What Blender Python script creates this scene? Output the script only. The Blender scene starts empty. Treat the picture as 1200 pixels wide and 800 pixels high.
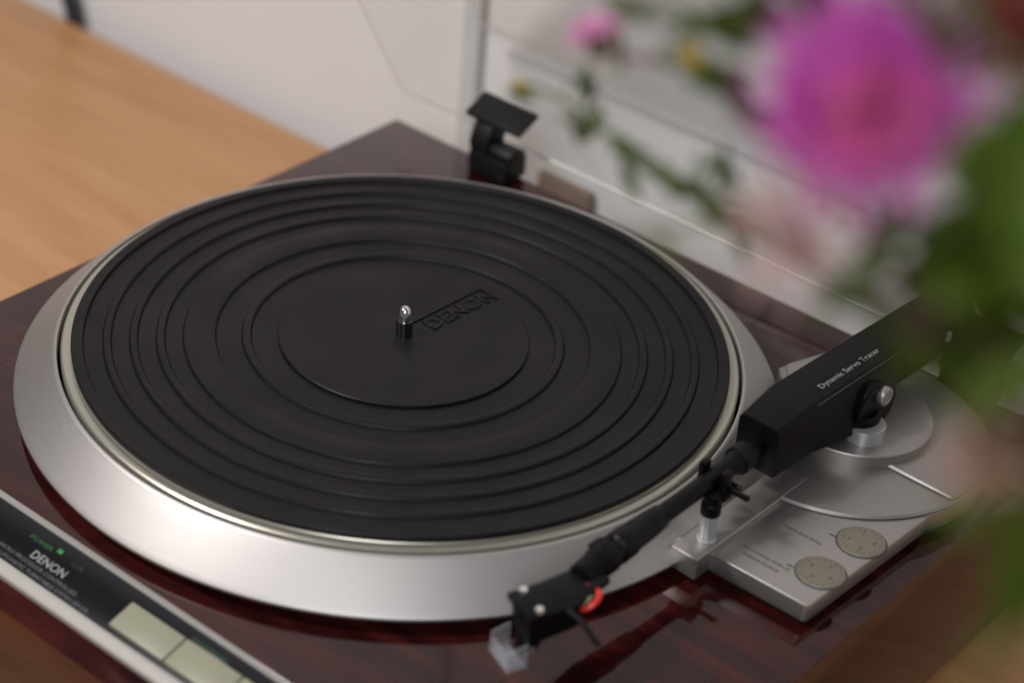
import bpy, bmesh, math, random
from math import sin, cos, pi, radians, sqrt, atan2
from mathutils import Vector, Matrix
random.seed(7)
scene = bpy.context.scene
C = scene.collection
H0 = 95.0                      # table top is 95 mm below the plinth top; world z = 0 on the table
MM = 0.001

# ---------------------------------------------------------------- camera
cam = bpy.data.cameras.new('camera'); co = bpy.data.objects.new('camera', cam); C.objects.link(co)
cam.sensor_width = 36; cam.lens = 79.755; cam.clip_start = .01; cam.clip_end = 50
m3 = Matrix(((0.76264285, -0.39821122, 0.50970944), (0.64246881, 0.37511011, -0.66822618), (0.074898, 0.83709034, 0.54191333)))
co.matrix_world = Matrix.Translation(Vector((557.24, -650.46, 577.78 + H0)) * MM) @ m3.to_4x4()
cam.dof.use_dof = True; cam.dof.focus_distance = .99; cam.dof.aperture_fstop = 4.6
cam.dof.aperture_blades = 9
scene.camera = co
# ---------------------------------------------------------------- light
w = bpy.data.worlds.new('World'); scene.world = w; w.use_nodes = True
w.node_tree.nodes['Background'].inputs[0].default_value = (.92, .95, 1, 1)
w.node_tree.nodes['Background'].inputs[1].default_value = .14
def area(name, loc, target, sx, sy, power, col):
    l = bpy.data.lights.new(name, 'AREA'); l.shape = 'RECTANGLE'; l.size = sx; l.size_y = sy; l.energy = power; l.color = col
    o = bpy.data.objects.new(name, l); C.objects.link(o); o.location = loc
    o.rotation_euler = (Vector(target) - Vector(loc)).to_track_quat('-Z', 'Y').to_euler()
    return o
area('window_light', (-.62, -.86, 1.42), (.05, 0, .1), .17, .17, 22, (1, .975, .955))
area('room_window_light', (1.02, -1.75, 1.42), (.05, 0, .1), .7, .7, 22, (.94, .97, 1))
scene.view_settings.view_transform = 'Standard'; scene.view_settings.look = 'None'
scene.view_settings.exposure = -.14; scene.view_settings.gamma = 1
scene.render.engine = 'CYCLES'
scene.cycles.max_bounces = 10; scene.cycles.transparent_max_bounces = 16

# ---------------------------------------------------------------- materials
def mat(name, col=(.5, .5, .5), rough=.5, metal=0, spec=.5, **kw):
    m = bpy.data.materials.new(name); m.use_nodes = True
    b = m.node_tree.nodes['Principled BSDF']
    b.inputs['Base Color'].default_value = (*col, 1); b.inputs['Roughness'].default_value = rough
    b.inputs['Metallic'].default_value = metal; b.inputs['Specular IOR Level'].default_value = spec
    for k, v in kw.items(): b.inputs[k.replace('_', ' ')].default_value = v
    return m
def nd(m, t, **kw):
    n = m.node_tree.nodes.new(t)
    for k, v in kw.items(): setattr(n, k, v)
    return n
def ln(m, a, b): m.node_tree.links.new(a, b)
def bsdf(m): return m.node_tree.nodes['Principled BSDF']
def geo_coord(m, scale, rot=(0, 0, 0)):
    g = nd(m, 'ShaderNodeNewGeometry'); mp = nd(m, 'ShaderNodeMapping')
    mp.inputs['Scale'].default_value = scale; mp.inputs['Rotation'].default_value = rot
    ln(m, g.outputs['Position'], mp.inputs[0]); return mp.outputs[0]
def noise(m, vec, scale, detail=4, rough=.55, dist=0):
    n = nd(m, 'ShaderNodeTexNoise'); n.inputs['Scale'].default_value = scale; n.inputs['Detail'].default_value = detail
    n.inputs['Roughness'].default_value = rough; n.inputs['Distortion'].default_value = dist
    ln(m, vec, n.inputs['Vector']); return n.outputs[0]
def ramp(m, fac, stops):
    r = nd(m, 'ShaderNodeValToRGB'); e = r.color_ramp.elements
    while len(e) < len(stops): e.new(.5)
    for i, (p, c) in enumerate(stops): e[i].position = p; e[i].color = (*c, 1)
    ln(m, fac, r.inputs[0]); return r.outputs[0]
def bump(m, h, strength, dist=.0002):
    b = nd(m, 'ShaderNodeBump'); b.inputs['Strength'].default_value = strength; b.inputs['Distance'].default_value = dist
    ln(m, h, b.inputs['Height']); ln(m, b.outputs[0], bsdf(m).inputs['Normal'])
def rough_var(m, h, lo, hi):
    r = nd(m, 'ShaderNodeMapRange'); r.inputs['From Min'].default_value = .3; r.inputs['From Max'].default_value = .7
    r.inputs['To Min'].default_value = lo; r.inputs['To Max'].default_value = hi
    ln(m, h, r.inputs[0]); ln(m, r.outputs[0], bsdf(m).inputs['Roughness'])

def wood_gloss(name='rosewood_gloss', side=False):
    m = mat(name, rough=.07, spec=.4)
    v = geo_coord(m, (7, 55, 55), (0, 0, radians(4)))
    f = noise(m, v, 1.0, 6, .62, 1.2)
    c = ramp(m, f, [(.28, (.008, .0018, .0021)), (.45, (.020, .0034, .0037)), (.58, (.037, .0060, .0054)), (.76, (.064, .0115, .0088))])
    if side: c = ramp(m, f, [(.28, (.014, .0022, .0009)), (.5, (.036, .0055, .0015)), (.74, (.062, .0105, .0026))])
    else:
        vo = nd(m, 'ShaderNodeTexVoronoi'); vo.inputs['Scale'].default_value = 130; ln(m, geo_coord(m, (1, 1, 1)), vo.inputs['Vector'])
        k = ramp(m, vo.outputs['Distance'], [(0, (.22, .20, .19)), (.03, (0, 0, 0))])
        ad = nd(m, 'ShaderNodeMix', data_type='RGBA', blend_type='ADD'); ad.inputs[0].default_value = 1
        ln(m, c, ad.inputs[6]); ln(m, k, ad.inputs[7]); c = ad.outputs[2]
    ln(m, c, bsdf(m).inputs['Base Color'])
    v2 = geo_coord(m, (1, 1, 1)); n2 = noise(m, v2, 260, 3); rough_var(m, n2, .05, .09)
    return m
def wood_table():
    m = mat('beech_table', rough=.42)
    v = geo_coord(m, (5, 60, 60)); f = noise(m, v, 1.0, 6, .6, .8)
    v2 = geo_coord(m, (14, 420, 420)); f2 = noise(m, v2, 1.0, 3, .6)
    mx = nd(m, 'ShaderNodeMath', operation='ADD'); sc = nd(m, 'ShaderNodeMath', operation='MULTIPLY'); sc.inputs[1].default_value = .35
    ln(m, f2, sc.inputs[0]); ln(m, f, mx.inputs[0]); ln(m, sc.outputs[0], mx.inputs[1])
    c = ramp(m, mx.outputs[0], [(.35, (.37, .165, .058)), (.62, (.47, .235, .096)), (.9, (.535, .29, .13))])
    ln(m, c, bsdf(m).inputs['Base Color']); bump(m, f2, .12); return m
def brushed(name, col, rough, aniso, rot=0.0, metal=.75):
    m = mat(name, col, rough, metal)
    b = bsdf(m); b.inputs['Anisotropic'].default_value = aniso; b.inputs['Anisotropic Rotation'].default_value = rot
    t = nd(m, 'ShaderNodeTangent', direction_type='RADIAL', axis='Z'); ln(m, t.outputs[0], b.inputs['Tangent'])
    n = noise(m, geo_coord(m, (1, 1, 1)), 1400, 2); rough_var(m, n, rough - .03, rough + .04)
    return m
def satin(name, col, rough, metal=.55):
    m = mat(name, col, rough, metal)
    n = noise(m, geo_coord(m, (1, 1, 1)), 2600, 2); bump(m, n, .06, .00005); rough_var(m, n, rough - .03, rough + .04); return m
def rubber():
    m = mat('mat_rubber', (.0066, .0054, .0055), .5, spec=.19)
    n = noise(m, geo_coord(m, (1, 1, 1)), 1800, 3); bump(m, n, .15, .0001)
    n2 = noise(m, geo_coord(m, (1, 1, 1)), 35, 4); rough_var(m, n2, .38, .54)
    vo = nd(m, 'ShaderNodeTexVoronoi'); vo.inputs['Scale'].default_value = 110; ln(m, geo_coord(m, (1, 1, 1)), vo.inputs['Vector'])
    c = ramp(m, vo.outputs['Distance'], [(0, (.13, .12, .11)), (.032, (.0066, .0054, .0055))]); ln(m, c, bsdf(m).inputs['Base Color'])
    return m
def wall_paint():
    m = mat('wall_paint', (.70, .69, .695), .75)
    f = noise(m, geo_coord(m, (1, 1, 1)), 5, 4)
    c = ramp(m, f, [(.3, (.68, .668, .672)), (.7, (.73, .715, .715))]); ln(m, c, bsdf(m).inputs['Base Color'])
    bump(m, noise(m, geo_coord(m, (1, 1, 1)), 500, 3), .15); return m
def acrylic(name, tint, haze_amt, white):
    m = bpy.data.materials.new(name); m.use_nodes = True; nt = m.node_tree; nt.nodes.clear()
    out = nt.nodes.new('ShaderNodeOutputMaterial'); tr = nt.nodes.new('ShaderNodeBsdfTransparent'); tr.inputs[0].default_value = (*tint, 1)
    gl = nt.nodes.new('ShaderNodeBsdfGlossy'); gl.inputs['Roughness'].default_value = .03
    lw = nt.nodes.new('ShaderNodeLayerWeight'); lw.inputs[0].default_value = .5
    pw = nt.nodes.new('ShaderNodeMath'); pw.operation = 'POWER'; pw.inputs[1].default_value = 4.5; nt.links.new(lw.outputs['Facing'], pw.inputs[0])
    fr = nt.nodes.new('ShaderNodeMath'); fr.operation = 'MULTIPLY_ADD'; fr.inputs[1].default_value = .5; fr.inputs[2].default_value = .03; nt.links.new(pw.outputs[0], fr.inputs[0])
    df = nt.nodes.new('ShaderNodeBsdfDiffuse'); df.inputs[0].default_value = (*white, 1)
    m1 = nt.nodes.new('ShaderNodeMixShader'); m1.inputs[0].default_value = haze_amt
    m2 = nt.nodes.new('ShaderNodeMixShader')
    L = nt.links.new
    L(tr.outputs[0], m1.inputs[1]); L(df.outputs[0], m1.inputs[2]); L(fr.outputs[0], m2.inputs[0]); L(m1.outputs[0], m2.inputs[1]); L(gl.outputs[0], m2.inputs[2])
    L(m2.outputs[0], out.inputs[0]); return m
def leafy(name, dark, light, trans):
    m = mat(name, dark, .6, spec=.2); nt = m.node_tree
    oi = nd(m, 'ShaderNodeObjectInfo'); n = noise(m, geo_coord(m, (1, 1, 1)), 60, 3)
    ad = nd(m, 'ShaderNodeMath', operation='ADD'); ml = nd(m, 'ShaderNodeMath', operation='MULTIPLY'); ml.inputs[1].default_value = .5
    ln(m, oi.outputs['Random'], ml.inputs[0]); ln(m, ml.outputs[0], ad.inputs[0]); ln(m, n, ad.inputs[1])
    c = ramp(m, ad.outputs[0], [(.4, dark), (.95, light)]); ln(m, c, bsdf(m).inputs['Base Color'])
    tl = nd(m, 'ShaderNodeBsdfTranslucent'); ln(m, c, tl.inputs[0]); mx = nd(m, 'ShaderNodeMixShader'); mx.inputs[0].default_value = trans
    out = nt.nodes['Material Output']; ln(m, bsdf(m).outputs[0], mx.inputs[1]); ln(m, tl.outputs[0], mx.inputs[2]); ln(m, mx.outputs[0], out.inputs[0])
    return m
M_WOOD = wood_gloss(); M_WOODSIDE = wood_gloss('rosewood_side_gloss', True); M_TABLE = wood_table(); M_WALL = wall_paint()
M_RING = brushed('ring_aluminium', (.48, .45, .437), .50, 0, metal=1)
M_PLATTER = brushed('platter_aluminium', (.42, .395, .335), .34, 0)
M_SILVER = satin('satin_silver', (.37, .345, .33), .40, .85)
M_STRIP = satin('strip_aluminium', (.33, .31, .285), .55, .25)
M_STEEL = mat('steel_mat_reflection', (.22, .22, .23), .2, 1)  # darker steel for the lower spindle: the black mat's reflection put into the colour
M_CHROME = mat('polished_steel', (.78, .77, .76), .14, 1)
M_POST = satin('post_aluminium', (.48, .49, .50), .36)
M_RUB = rubber()
M_BLACK = mat('black_plastic', (.003, .0025, .0025), .42, spec=.14); bump(M_BLACK, noise(M_BLACK, geo_coord(M_BLACK, (1, 1, 1)), 2500, 2), .12, .00006)
M_ARM = mat('black_arm_lacquer', (.0025, .0025, .0028), .4, spec=.15)
M_HINGE = mat('hinge_black', (.006, .006, .006), .5, spec=.25)
M_PANEL = mat('panel_black', (.006, .006, .008), .25, spec=.3)
M_BUTTON = mat('button_cream', (.27, .26, .185), .45)
M_DIAL = mat('dial_champagne', (.16, .142, .108), .42)
M_WHITE = mat('print_white', (.30, .30, .30), .5)
M_GREY = mat('print_grey', (.13, .13, .135), .5)
M_DARKPRINT = mat('print_dark', (.035, .03, .03), .6)
M_LED = mat('indicator_green', (.01, .10, .015), .4, Emission_Color=(.05, .75, .08, 1), Emission_Strength=.18)
M_LEDDIM = mat('indicator_green_dim', (.01, .07, .012), .4, Emission_Color=(.03, .45, .05, 1), Emission_Strength=.06)
M_LEDOFF = mat('indicator_green_off', (.006, .028, .010), .4)
M_RED = mat('wire_red', (.62, .025, .02), .4); M_GREEN = mat('wire_green', (.42, .55, .30), .4)
M_CLEAR = acrylic('stylus_guard_clear', (.93, .94, .96), .13, (.75, .78, .82))
M_LID = acrylic('lid_acrylic', (.988, .99, .987), .003, (.8, .8, .8))
M_LIDEDGE = acrylic('lid_polished_edge', (.95, .95, .94), .28, (.78, .77, .75))
M_TRIM = mat('wall_trim_grey', (.56, .585, .595), .6)
M_CABLE = mat('cable_dark', (.012, .016, .026), .5)
M_TAN = mat('tan_rectangle', (.22, .16, .125), .6)
M_TAB = mat('cream_tab', (.62, .58, .46), .5)
M_LEAF = leafy('leaf_green', (.017, .037, .0015), (.060, .100, .005), .38)
M_LEAF2 = leafy('leaf_yellow_green', (.028, .066, .003), (.095, .145, .008), .35)
M_LEAF3 = leafy('leaf_bright_green', (.07, .15, .012), (.16, .28, .02), .4)
M_STEM = leafy('stem_green', (.04, .07, .012), (.10, .11, .03), .1)
M_STEMRED = leafy('stem_mauve', (.10, .035, .045), (.17, .06, .075), .1)
M_PINK = leafy('floret_magenta', (.58, .08, .46), (.76, .21, .66), .55)
M_ROSE = leafy('floret_rose', (.64, .11, .33), (.78, .22, .44), .5)
M_PALE = leafy('petal_pale_pink', (.60, .22, .45), (.75, .38, .60), .4)
M_MAUVE = leafy('petal_mauve', (.34, .19, .19), (.46, .29, .28), .35)
M_DUSTY = leafy('petal_dusty_red', (.20, .04, .04), (.28, .08, .06), .3)
M_BEIGE = leafy('petal_beige_pink', (.30, .17, .14), (.42, .26, .20), .35)
M_YELLOW = leafy('bud_yellow', (.42, .28, .05), (.55, .40, .10), .3)
M_CERAMIC = mat('vase_ceramic', (.55, .55, .52), .25)

# ---------------------------------------------------------------- helpers
ORG = {}
def wpos(o): return ORG.get(o.name, Vector((0, 0, 0)))
def empty(name, loc, label=None, cat=None, group=None):
    o = bpy.data.objects.new(name, None); C.objects.link(o); o.empty_display_size = .02
    p = Vector((loc[0], loc[1], loc[2] + H0)) * MM; o.location = p; ORG[o.name] = p
    return tag(o, label, cat, group)
def tag(o, label=None, cat=None, group=None, kind=None):
    if label: o['label'] = label
    if cat: o['category'] = cat
    if group: o['group'] = group
    if kind: o['kind'] = kind
    return o
def link_mesh(name, me, m, parent=None, smooth=35, T=None):
    """mesh data in mm (plinth coordinates) -> one object with its origin at its foot"""
    if T is not None: me.transform(T)
    xs = [v.co for v in me.vertices]
    org = Vector(((min(v.x for v in xs) + max(v.x for v in xs)) / 2, (min(v.y for v in xs) + max(v.y for v in xs)) / 2, min(v.z for v in xs)))
    me.transform(Matrix.Translation(-org)); me.transform(Matrix.Scale(MM, 4))
    if m is not None:
        for mm in (m if isinstance(m, (list, tuple)) else [m]): me.materials.append(mm)
    if smooth:
        me.shade_smooth(); me.set_sharp_from_angle(angle=radians(smooth))
    o = bpy.data.objects.new(name, me); C.objects.link(o)
    p = Vector((org.x, org.y, org.z + H0)) * MM; ORG[o.name] = p
    if parent: o.parent = parent; o.location = p - wpos(parent)
    else: o.location = p
    return o
def obj(name, bm, m, parent=None, smooth=35, bev=0, seg=2, T=None):
    bmesh.ops.remove_doubles(bm, verts=bm.verts, dist=1e-4)
    bmesh.ops.recalc_face_normals(bm, faces=bm.faces)
    if bev:
        es = [e for e in bm.edges if len(e.link_faces) == 2 and e.calc_face_angle(0) > radians(30)]
        bmesh.ops.bevel(bm, geom=es, offset=bev, segments=seg, profile=.5, affect='EDGES', clamp_overlap=True)
    me = bpy.data.meshes.new(name); bm.to_mesh(me); bm.free()
    return link_mesh(name, me, m, parent, smooth, T)
def box(x0, x1, y0, y1, z0, z1, bm=None):
    bm = bm or bmesh.new()
    v = [bm.verts.new((x, y, z)) for x in (x0, x1) for y in (y0, y1) for z in (z0, z1)]
    for f in ((0, 1, 3, 2), (4, 6, 7, 5), (0, 4, 5, 1), (2, 3, 7, 6), (0, 2, 6, 4), (1, 5, 7, 3)): bm.faces.new([v[i] for i in f])
    return bm
def prism(poly, z0, z1, bm=None):
    bm = bm or bmesh.new(); n = len(poly)
    a = [bm.verts.new((x, y, z0)) for x, y in poly]; b = [bm.verts.new((x, y, z1)) for x, y in poly]
    bm.faces.new(a[::-1]); bm.faces.new(b)
    for i in range(n): bm.faces.new((a[i], a[(i + 1) % n], b[(i + 1) % n], b[i]))
    return bm
def prism_x(prof, x0, x1, bm=None):
    bm = bm or bmesh.new(); n = len(prof)
    a = [bm.verts.new((x0, y, z)) for y, z in prof]; b = [bm.verts.new((x1, y, z)) for y, z in prof]
    bm.faces.new(a); bm.faces.new(b[::-1])
    for i in range(n): bm.faces.new((a[i], b[i], b[(i + 1) % n], a[(i + 1) % n]))
    return bm
def lathe(prof, c=(0, 0), seg=64, bm=None):
    """prof: (r, z) from one end to the other; r = 0 closes on the axis"""
    bm = bm or bmesh.new(); rings = []
    for r, z in prof:
        if r < 1e-6: rings.append([bm.verts.new((c[0], c[1], z))])
        else: rings.append([bm.verts.new((c[0] + r * cos(2 * pi * i / seg), c[1] + r * sin(2 * pi * i / seg), z)) for i in range(seg)])
    for A, B in zip(rings, rings[1:]):
        for i in range(seg):
            j = (i + 1) % seg
            if len(A) == 1 and len(B) == 1: continue
            if len(A) == 1: bm.faces.new((A[0], B[j], B[i]))
            elif len(B) == 1: bm.faces.new((A[i], A[j], B[0]))
            else: bm.faces.new((A[i], A[j], B[j], B[i]))
    return bm
def tube(path, r, n=10, bm=None, cap=True):
    bm = bm or bmesh.new(); P = [Vector(p) for p in path]; rs = r if isinstance(r, (list, tuple)) else [r] * len(P)
    rings = []; u = None
    for i, p in enumerate(P):
        t = (P[min(i + 1, len(P) - 1)] - P[max(i - 1, 0)]).normalized()
        if u is None: u = t.orthogonal().normalized()
        u = (u - t * u.dot(t)).normalized(); v = t.cross(u)
        rings.append([bm.verts.new(p + (u * cos(2 * pi * k / n) + v * sin(2 * pi * k / n)) * rs[i]) for k in range(n)])
    for A, B in zip(rings, rings[1:]):
        for k in range(n): bm.faces.new((A[k], A[(k + 1) % n], B[(k + 1) % n], B[k]))
    if cap: bm.faces.new(rings[0][::-1]); bm.faces.new(rings[-1])
    return bm
def curve_pts(pts, per=6):
    P = [Vector(p) for p in pts]; P = [2 * P[0] - P[1]] + P + [2 * P[-1] - P[-2]]; out = []
    for i in range(1, len(P) - 2):
        a, b, c, d = P[i - 1:i + 3]
        for k in range(per):
            t = k / per
            out.append(.5 * (2 * b + (c - a) * t + (2 * a - 5 * b + 4 * c - d) * t * t + (3 * b - a - 3 * c + d) * t ** 3))
    out.append(P[-2]); return out
def text(name, s, h, pos, u, v, m, parent, ext=.05, sx=1.0, bold=0, align='LEFT', space=1.0):
    cu = bpy.data.curves.new(name, 'FONT'); cu.body = s; cu.size = 1; cu.extrude = 0; cu.offset = bold; cu.align_x = align; cu.space_character = space
    cu.resolution_u = 3
    o = bpy.data.objects.new('tmp', cu); C.objects.link(o)
    me = bpy.data.meshes.new_from_object(o.evaluated_get(bpy.context.evaluated_depsgraph_get())); bpy.data.objects.remove(o)
    bm = bmesh.new(); bm.from_mesh(me); bpy.data.meshes.remove(me)
    k = h / .70
    for q in bm.verts: q.co = Vector((q.co.x * k * sx, q.co.y * k, 0))
    r = bmesh.ops.extrude_face_region(bm, geom=bm.faces[:])
    for q in r['geom']:
        if isinstance(q, bmesh.types.BMVert): q.co.z += ext
    u = Vector(u).normalized(); v = Vector(v); v = (v - u * v.dot(u)).normalized(); n = u.cross(v)
    T = Matrix((u, v, n)).transposed().to_4x4(); T.translation = Vector(pos)
    return obj(name, bm, m, parent, 0, T=T)

# ---------------------------------------------------------------- setting
t = obj('table', box(-1500, 1100, -1100, 264, -H0 - 32, -H0), M_TABLE, bev=2.5)
tag(t, 'pale orange wooden table top with fine straight grain under the turntable', 'table')
wl = obj('wall', box(-3000, 3000, 279, 380, -1000, 1700), M_WALL); tag(wl, kind='structure')
wt = obj('wall_trim', box(-203, -190.5, 272.5, 278.9, -700, 1500), M_TRIM, bev=1.5)
tag(wt, 'narrow grey vertical trim strip on the wall behind the lid hinge', 'trim strip')
cb = obj('cable', tube(curve_pts([(-548, 269.5, -140), (-542, 270, -99), (-550, 269.5, -70), (-566, 271, -20), (-580, 273, 60), (-585, 274, 200), (-583, 274, 420)]), 5.5), M_CABLE)
tag(cb, 'dark cable rising up the wall behind the far table edge', 'cable')
tp = obj('wall_rectangle', box(-140, -101, 273.5, 278.9, -92, -50), M_TAN, bev=1.5)  # thin brown box, drawn only as a rectangle
tag(tp, 'small brown rectangle low on the wall behind the turntable', 'plate')

# ---------------------------------------------------------------- turntable
TT = empty('turntable', (35, -17, -H0), 'direct drive turntable with glossy rosewood plinth and silver platter ring', 'turntable')
XL, XR, YB = -176., 247., 188.
pl = obj('plinth', prism_x([(YB, 0), (-182.4, 0), (-182.4, -2.2), (-206.6, -8.6), (-211.8, -10.1), (-220.5, -15), (-220.5, -79), (YB, -79)], XL, XR), [M_WOOD, M_WOODSIDE], TT, bev=.5, seg=3)
for p in pl.data.polygons:
    if abs(p.normal.z) < .3: p.material_index = 1
for x in (-140, 212):
    for y in (-190, 155):
        obj('foot', lathe([(0, -79.2), (21, -79.2), (22, -81), (20, -94.9), (0, -95)], (x, y), 32), M_BLACK, TT)
# --- control strip on the front slope
s_u = Vector((1, 0, 0)); s_v = Vector((0, 23.1, 6.7)).normalized(); s_n = s_u.cross(s_v)
def slope(y, lift=0):           # point of the panel face
    z = -.3 + (y + 185.4) * 6.7 / 23.1
    return Vector((0, y, z)) + s_n * lift
def slope_box(x0, x1, y0, y1, d, h):
    a, b = slope(y0), slope(y1)
    pr = [a + s_n * -d, b + s_n * -d, b + s_n * h, a + s_n * h]
    return prism_x([(p.y, p.z) for p in pr], x0, x1)
cp = obj('control_panel', slope_box(XL + 1.2, XR - 1.2, -206.4, -185.5, 1.6, 0), M_PANEL, TT, bev=.2)
obj('trim_strip', prism_x([(-182.6, -1.6), (-185.4, -2.2), (-185.4, .2), (-184.9, .8), (-182.9, .8), (-182.6, .4)], XL + .6, XR - .6), M_STRIP, TT)
a0, a1 = slope(-206.5), slope(-212.2)
obj('trim_strip', prism_x([(-206.5, a0.z - 2.2), (-212.0, a1.z - 2), (-212.2, a1.z), (-211.7, a1.z + .7), (-207.0, a0.z + .75), (-206.5, a0.z + .3)], XL + .6, XR - .6), M_STRIP, TT)
for i, x in enumerate((32.6, 64.0, 95.4)):
    obj('push_button', slope_box(x, x + 30.6, -204.2, -191.4, 1.2, 2.1), M_BUTTON, TT, bev=.55)
def ptext(name, s, h, x, y, m, **k): return text(name, s, h, Vector((x, 0, 0)) + slope(y, .03), s_u, s_v, m, cp, ext=.04, **k)
ptext('lettering', 'DENON', 3.9, -21.8, -199.0, M_WHITE, sx=1.02, bold=.012)
ptext('lettering', 'MICRO PROCESSOR CONTROLLED', 1.75, 9.8, -202.1, M_GREY, align='RIGHT', sx=1.2, bold=.008)
ptext('lettering', 'FULL AUTOMATIC TURNTABLE SYSTEM DP-57L', 1.75, 20.5, -205.2, M_GREY, align='RIGHT', sx=1.2, bold=.008)
ptext('lettering', 'POWER', 2.1, -29.4, -192.5, M_LEDDIM, sx=1.3, bold=.015)
ptext('lettering', 'SIZE', 2.0, -4.2, -192.6, M_LEDOFF, sx=1.3, bold=.015)
obj('indicator', slope_box(-13.9, -11.1, -191.2, -189.3, .3, .25), M_LED, cp, bev=.1)
obj('indicator', slope_box(64, 84, -190.9, -188.6, .3, .12), M_LEDOFF, cp, bev=.05)
for o_ in [o for o in TT.children if o.name.split('.')[0] in ('plinth', 'control_panel', 'trim_strip', 'push_button')]:
    o_.location += Vector((-3.8 if o_.name.split('.')[0] in ('plinth', 'trim_strip') else -4.9, 5.0, -4.0)) * MM
# --- platter ring, platter, spindle
obj('platter_ring', lathe([(163, -4.05), (163, 1.6), (171.6, 2.4), (172.3, 2.9), (172.3, 4.0), (171.7, 4.7), (170.6, 5.8), (165, 11.2), (160, 16.0), (156.4, 19.4), (155.4, 20.3), (154.8, 20.9), (154.0, 21.2), (153.3, 21.0), (153.0, 20.4), (153.0, 4)], seg=256), M_RING, TT, smooth=28)
pt = obj('platter', lathe([(0, 6), (151.3, 6), (151.6, 20.2), (151.3, 21.1), (150.6, 21.6), (147.2, 21.6), (146.8, 22.2), (0, 22.2)], seg=256), M_PLATTER, TT)
sp = obj('spindle', lathe([(0, 22.3), (3.8, 22.3), (3.8, 33.0), (0, 33.0)], seg=48), M_STEEL, TT)
obj('spindle_tip', lathe([(0, 33), (3.5, 33.0), (3.5, 33.3), (3.75, 33.5), (3.7, 34.1), (3.05, 36.6), (2.3, 38.5), (1.5, 39.4), (.7, 39.8), (0, 39.9)], seg=48), M_CHROME, sp)
obj('spindle_collar', lathe([(3.6, 22.3), (5.6, 22.3), (5.6, 23.2), (5.2, 23.5), (3.7, 23.5)], seg=48), M_POST, sp)

# --- tonearm base
PV = (172., 104.)                                  # centre of the round base
def arc(c, r, a0, a1, n=40): return [(c[0] + r * cos(radians(a0 + (a1 - a0) * i / n)), c[1] + r * sin(radians(a0 + (a1 - a0) * i / n))) for i in range(n + 1)]
ringside = arc((0, 0), 174.6, 45.8, 17, 14)
base_poly = [(168, -10.5), (226.8, -10.5), (228.6, -9.4), (231.6, 76)] + arc(PV, 64.8, -25, 127, 60) + ringside
tb = obj('tonearm_base', prism(base_poly, .05, 8.6), M_SILVER, TT, bev=.8, seg=3)
cx_, cy_ = 188, 70
obj('base_spacer', prism([(cx_ + (x - cx_) * .93, cy_ + (y - cy_) * .95) for x, y in base_poly], -4.05, .1), M_DARKPRINT, tb, 0)
obj('rest_block', prism([(167.2, -20.2), (180.9, -20.8), (181.2, 60), (166.6, 60), (167.2, -12), (166, -11.8), (166, -14.6), (167.2, -14.8)], .1, 10.6), M_SILVER, tb, bev=.7, seg=3)
obj('round_deck', prism(arc(PV, 64.6, -86, 126.5, 90) + arc((0, 0), 175.4, 45.5, 14.2, 14), 8.4, 10.5), M_SILVER, tb, bev=1.4, seg=1)
obj('raised_deck', prism([(234.2, 91.2)] + arc(PV, 63.6, -9, 126, 70) + arc((0, 0), 176.6, 45.2, 31.2, 10), 10.3, 12.4), M_SILVER, tb, bev=1.1, seg=1)
obj('pivot_disc', lathe([(0, 10.4), (34, 10.4), (34, 16.4), (33.5, 17.0), (32.6, 17.1), (0, 17.1)], (173, 110), 96), M_SILVER, tb)
obj('pivot_post', lathe([(0, 17), (8.8, 17), (8.8, 24), (0, 24)], (185.2, 96.2), 48), M_POST, tb)
obj('bearing_cap', lathe([(0, 20.6), (10.4, 20.6), (10.8, 21.6), (10.8, 26), (9, 27.5), (0, 27.5)], (178.6, 98.4), 48), M_BLACK, tb)
for x, y, a in ((221.2, 40.6, 20), (220.4, 11.2, -15)):
    obj('dial_well', lathe([(0, 8.5), (10.9, 8.5), (10.9, 8.72), (0, 8.72)], (x, y), 64), M_DARKPRINT, tb)
    d = obj('dial', lathe([(0, 7.5), (10.3, 7.5), (10.3, 9.0), (9.9, 9.5), (9.2, 9.6), (0, 9.6)], (x, y), 64), M_DIAL, tb)
    bm = bmesh.new()
    for k in range(20):
        aa = radians(a + k * 18); r0 = 6.9 if k % 5 == 0 else 8.0; c_, s_ = cos(aa), sin(aa); hw = .16
        q = [(x + r * c_ - sgn * hw * s_, y + r * s_ + sgn * hw * c_) for r, sgn in ((r0, -1), (8.9, -1), (8.9, 1), (r0, 1))]
        prism(q, 9.58, 9.66, bm)
    obj('scale_marks', bm, M_DARKPRINT, tb, 0)
    for k in range(4):
        aa = radians(a + k * 90 + 4)
        text('numeral', str((0, 1, 2, 3)[k]), 1.9, (x + 5.3 * cos(aa) - .6, y + 5.3 * sin(aa) - .9, 9.62), (1, 0, 0), (0, 1, 0), M_DARKPRINT, tb, ext=.03, bold=.01)
for x, y in ((208.4, 36.0), (207.4, 6.2)):
    obj('index_mark', prism([(x - .2, y - .5), (x + 2.8, y - .0), (x + 2.7, y + .7), (x - .3, y + .2)], 8.5, 8.72), M_DARKPRINT, tb, 0)
text('lettering', 'ANTI-SKATING', 1.7, (191.6, 26.2, 8.63), (1, .02, 0), (0, 1, 0), M_DARKPRINT, tb, ext=.04, sx=1.1, bold=.008)
text('lettering', 'TRACKING FORCE', 1.6, (186.6, 2.6, 8.63), (1, .0, 0), (0, 1, 0), M_DARKPRINT, tb, ext=.04, sx=1.22, bold=.006)
text('lettering', 'INSIDE FORCE', 1.6, (190.0, -1.4, 8.63), (1, .0, 0), (0, 1, 0), M_DARKPRINT, tb, ext=.04, sx=1.2, bold=.006)
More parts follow.
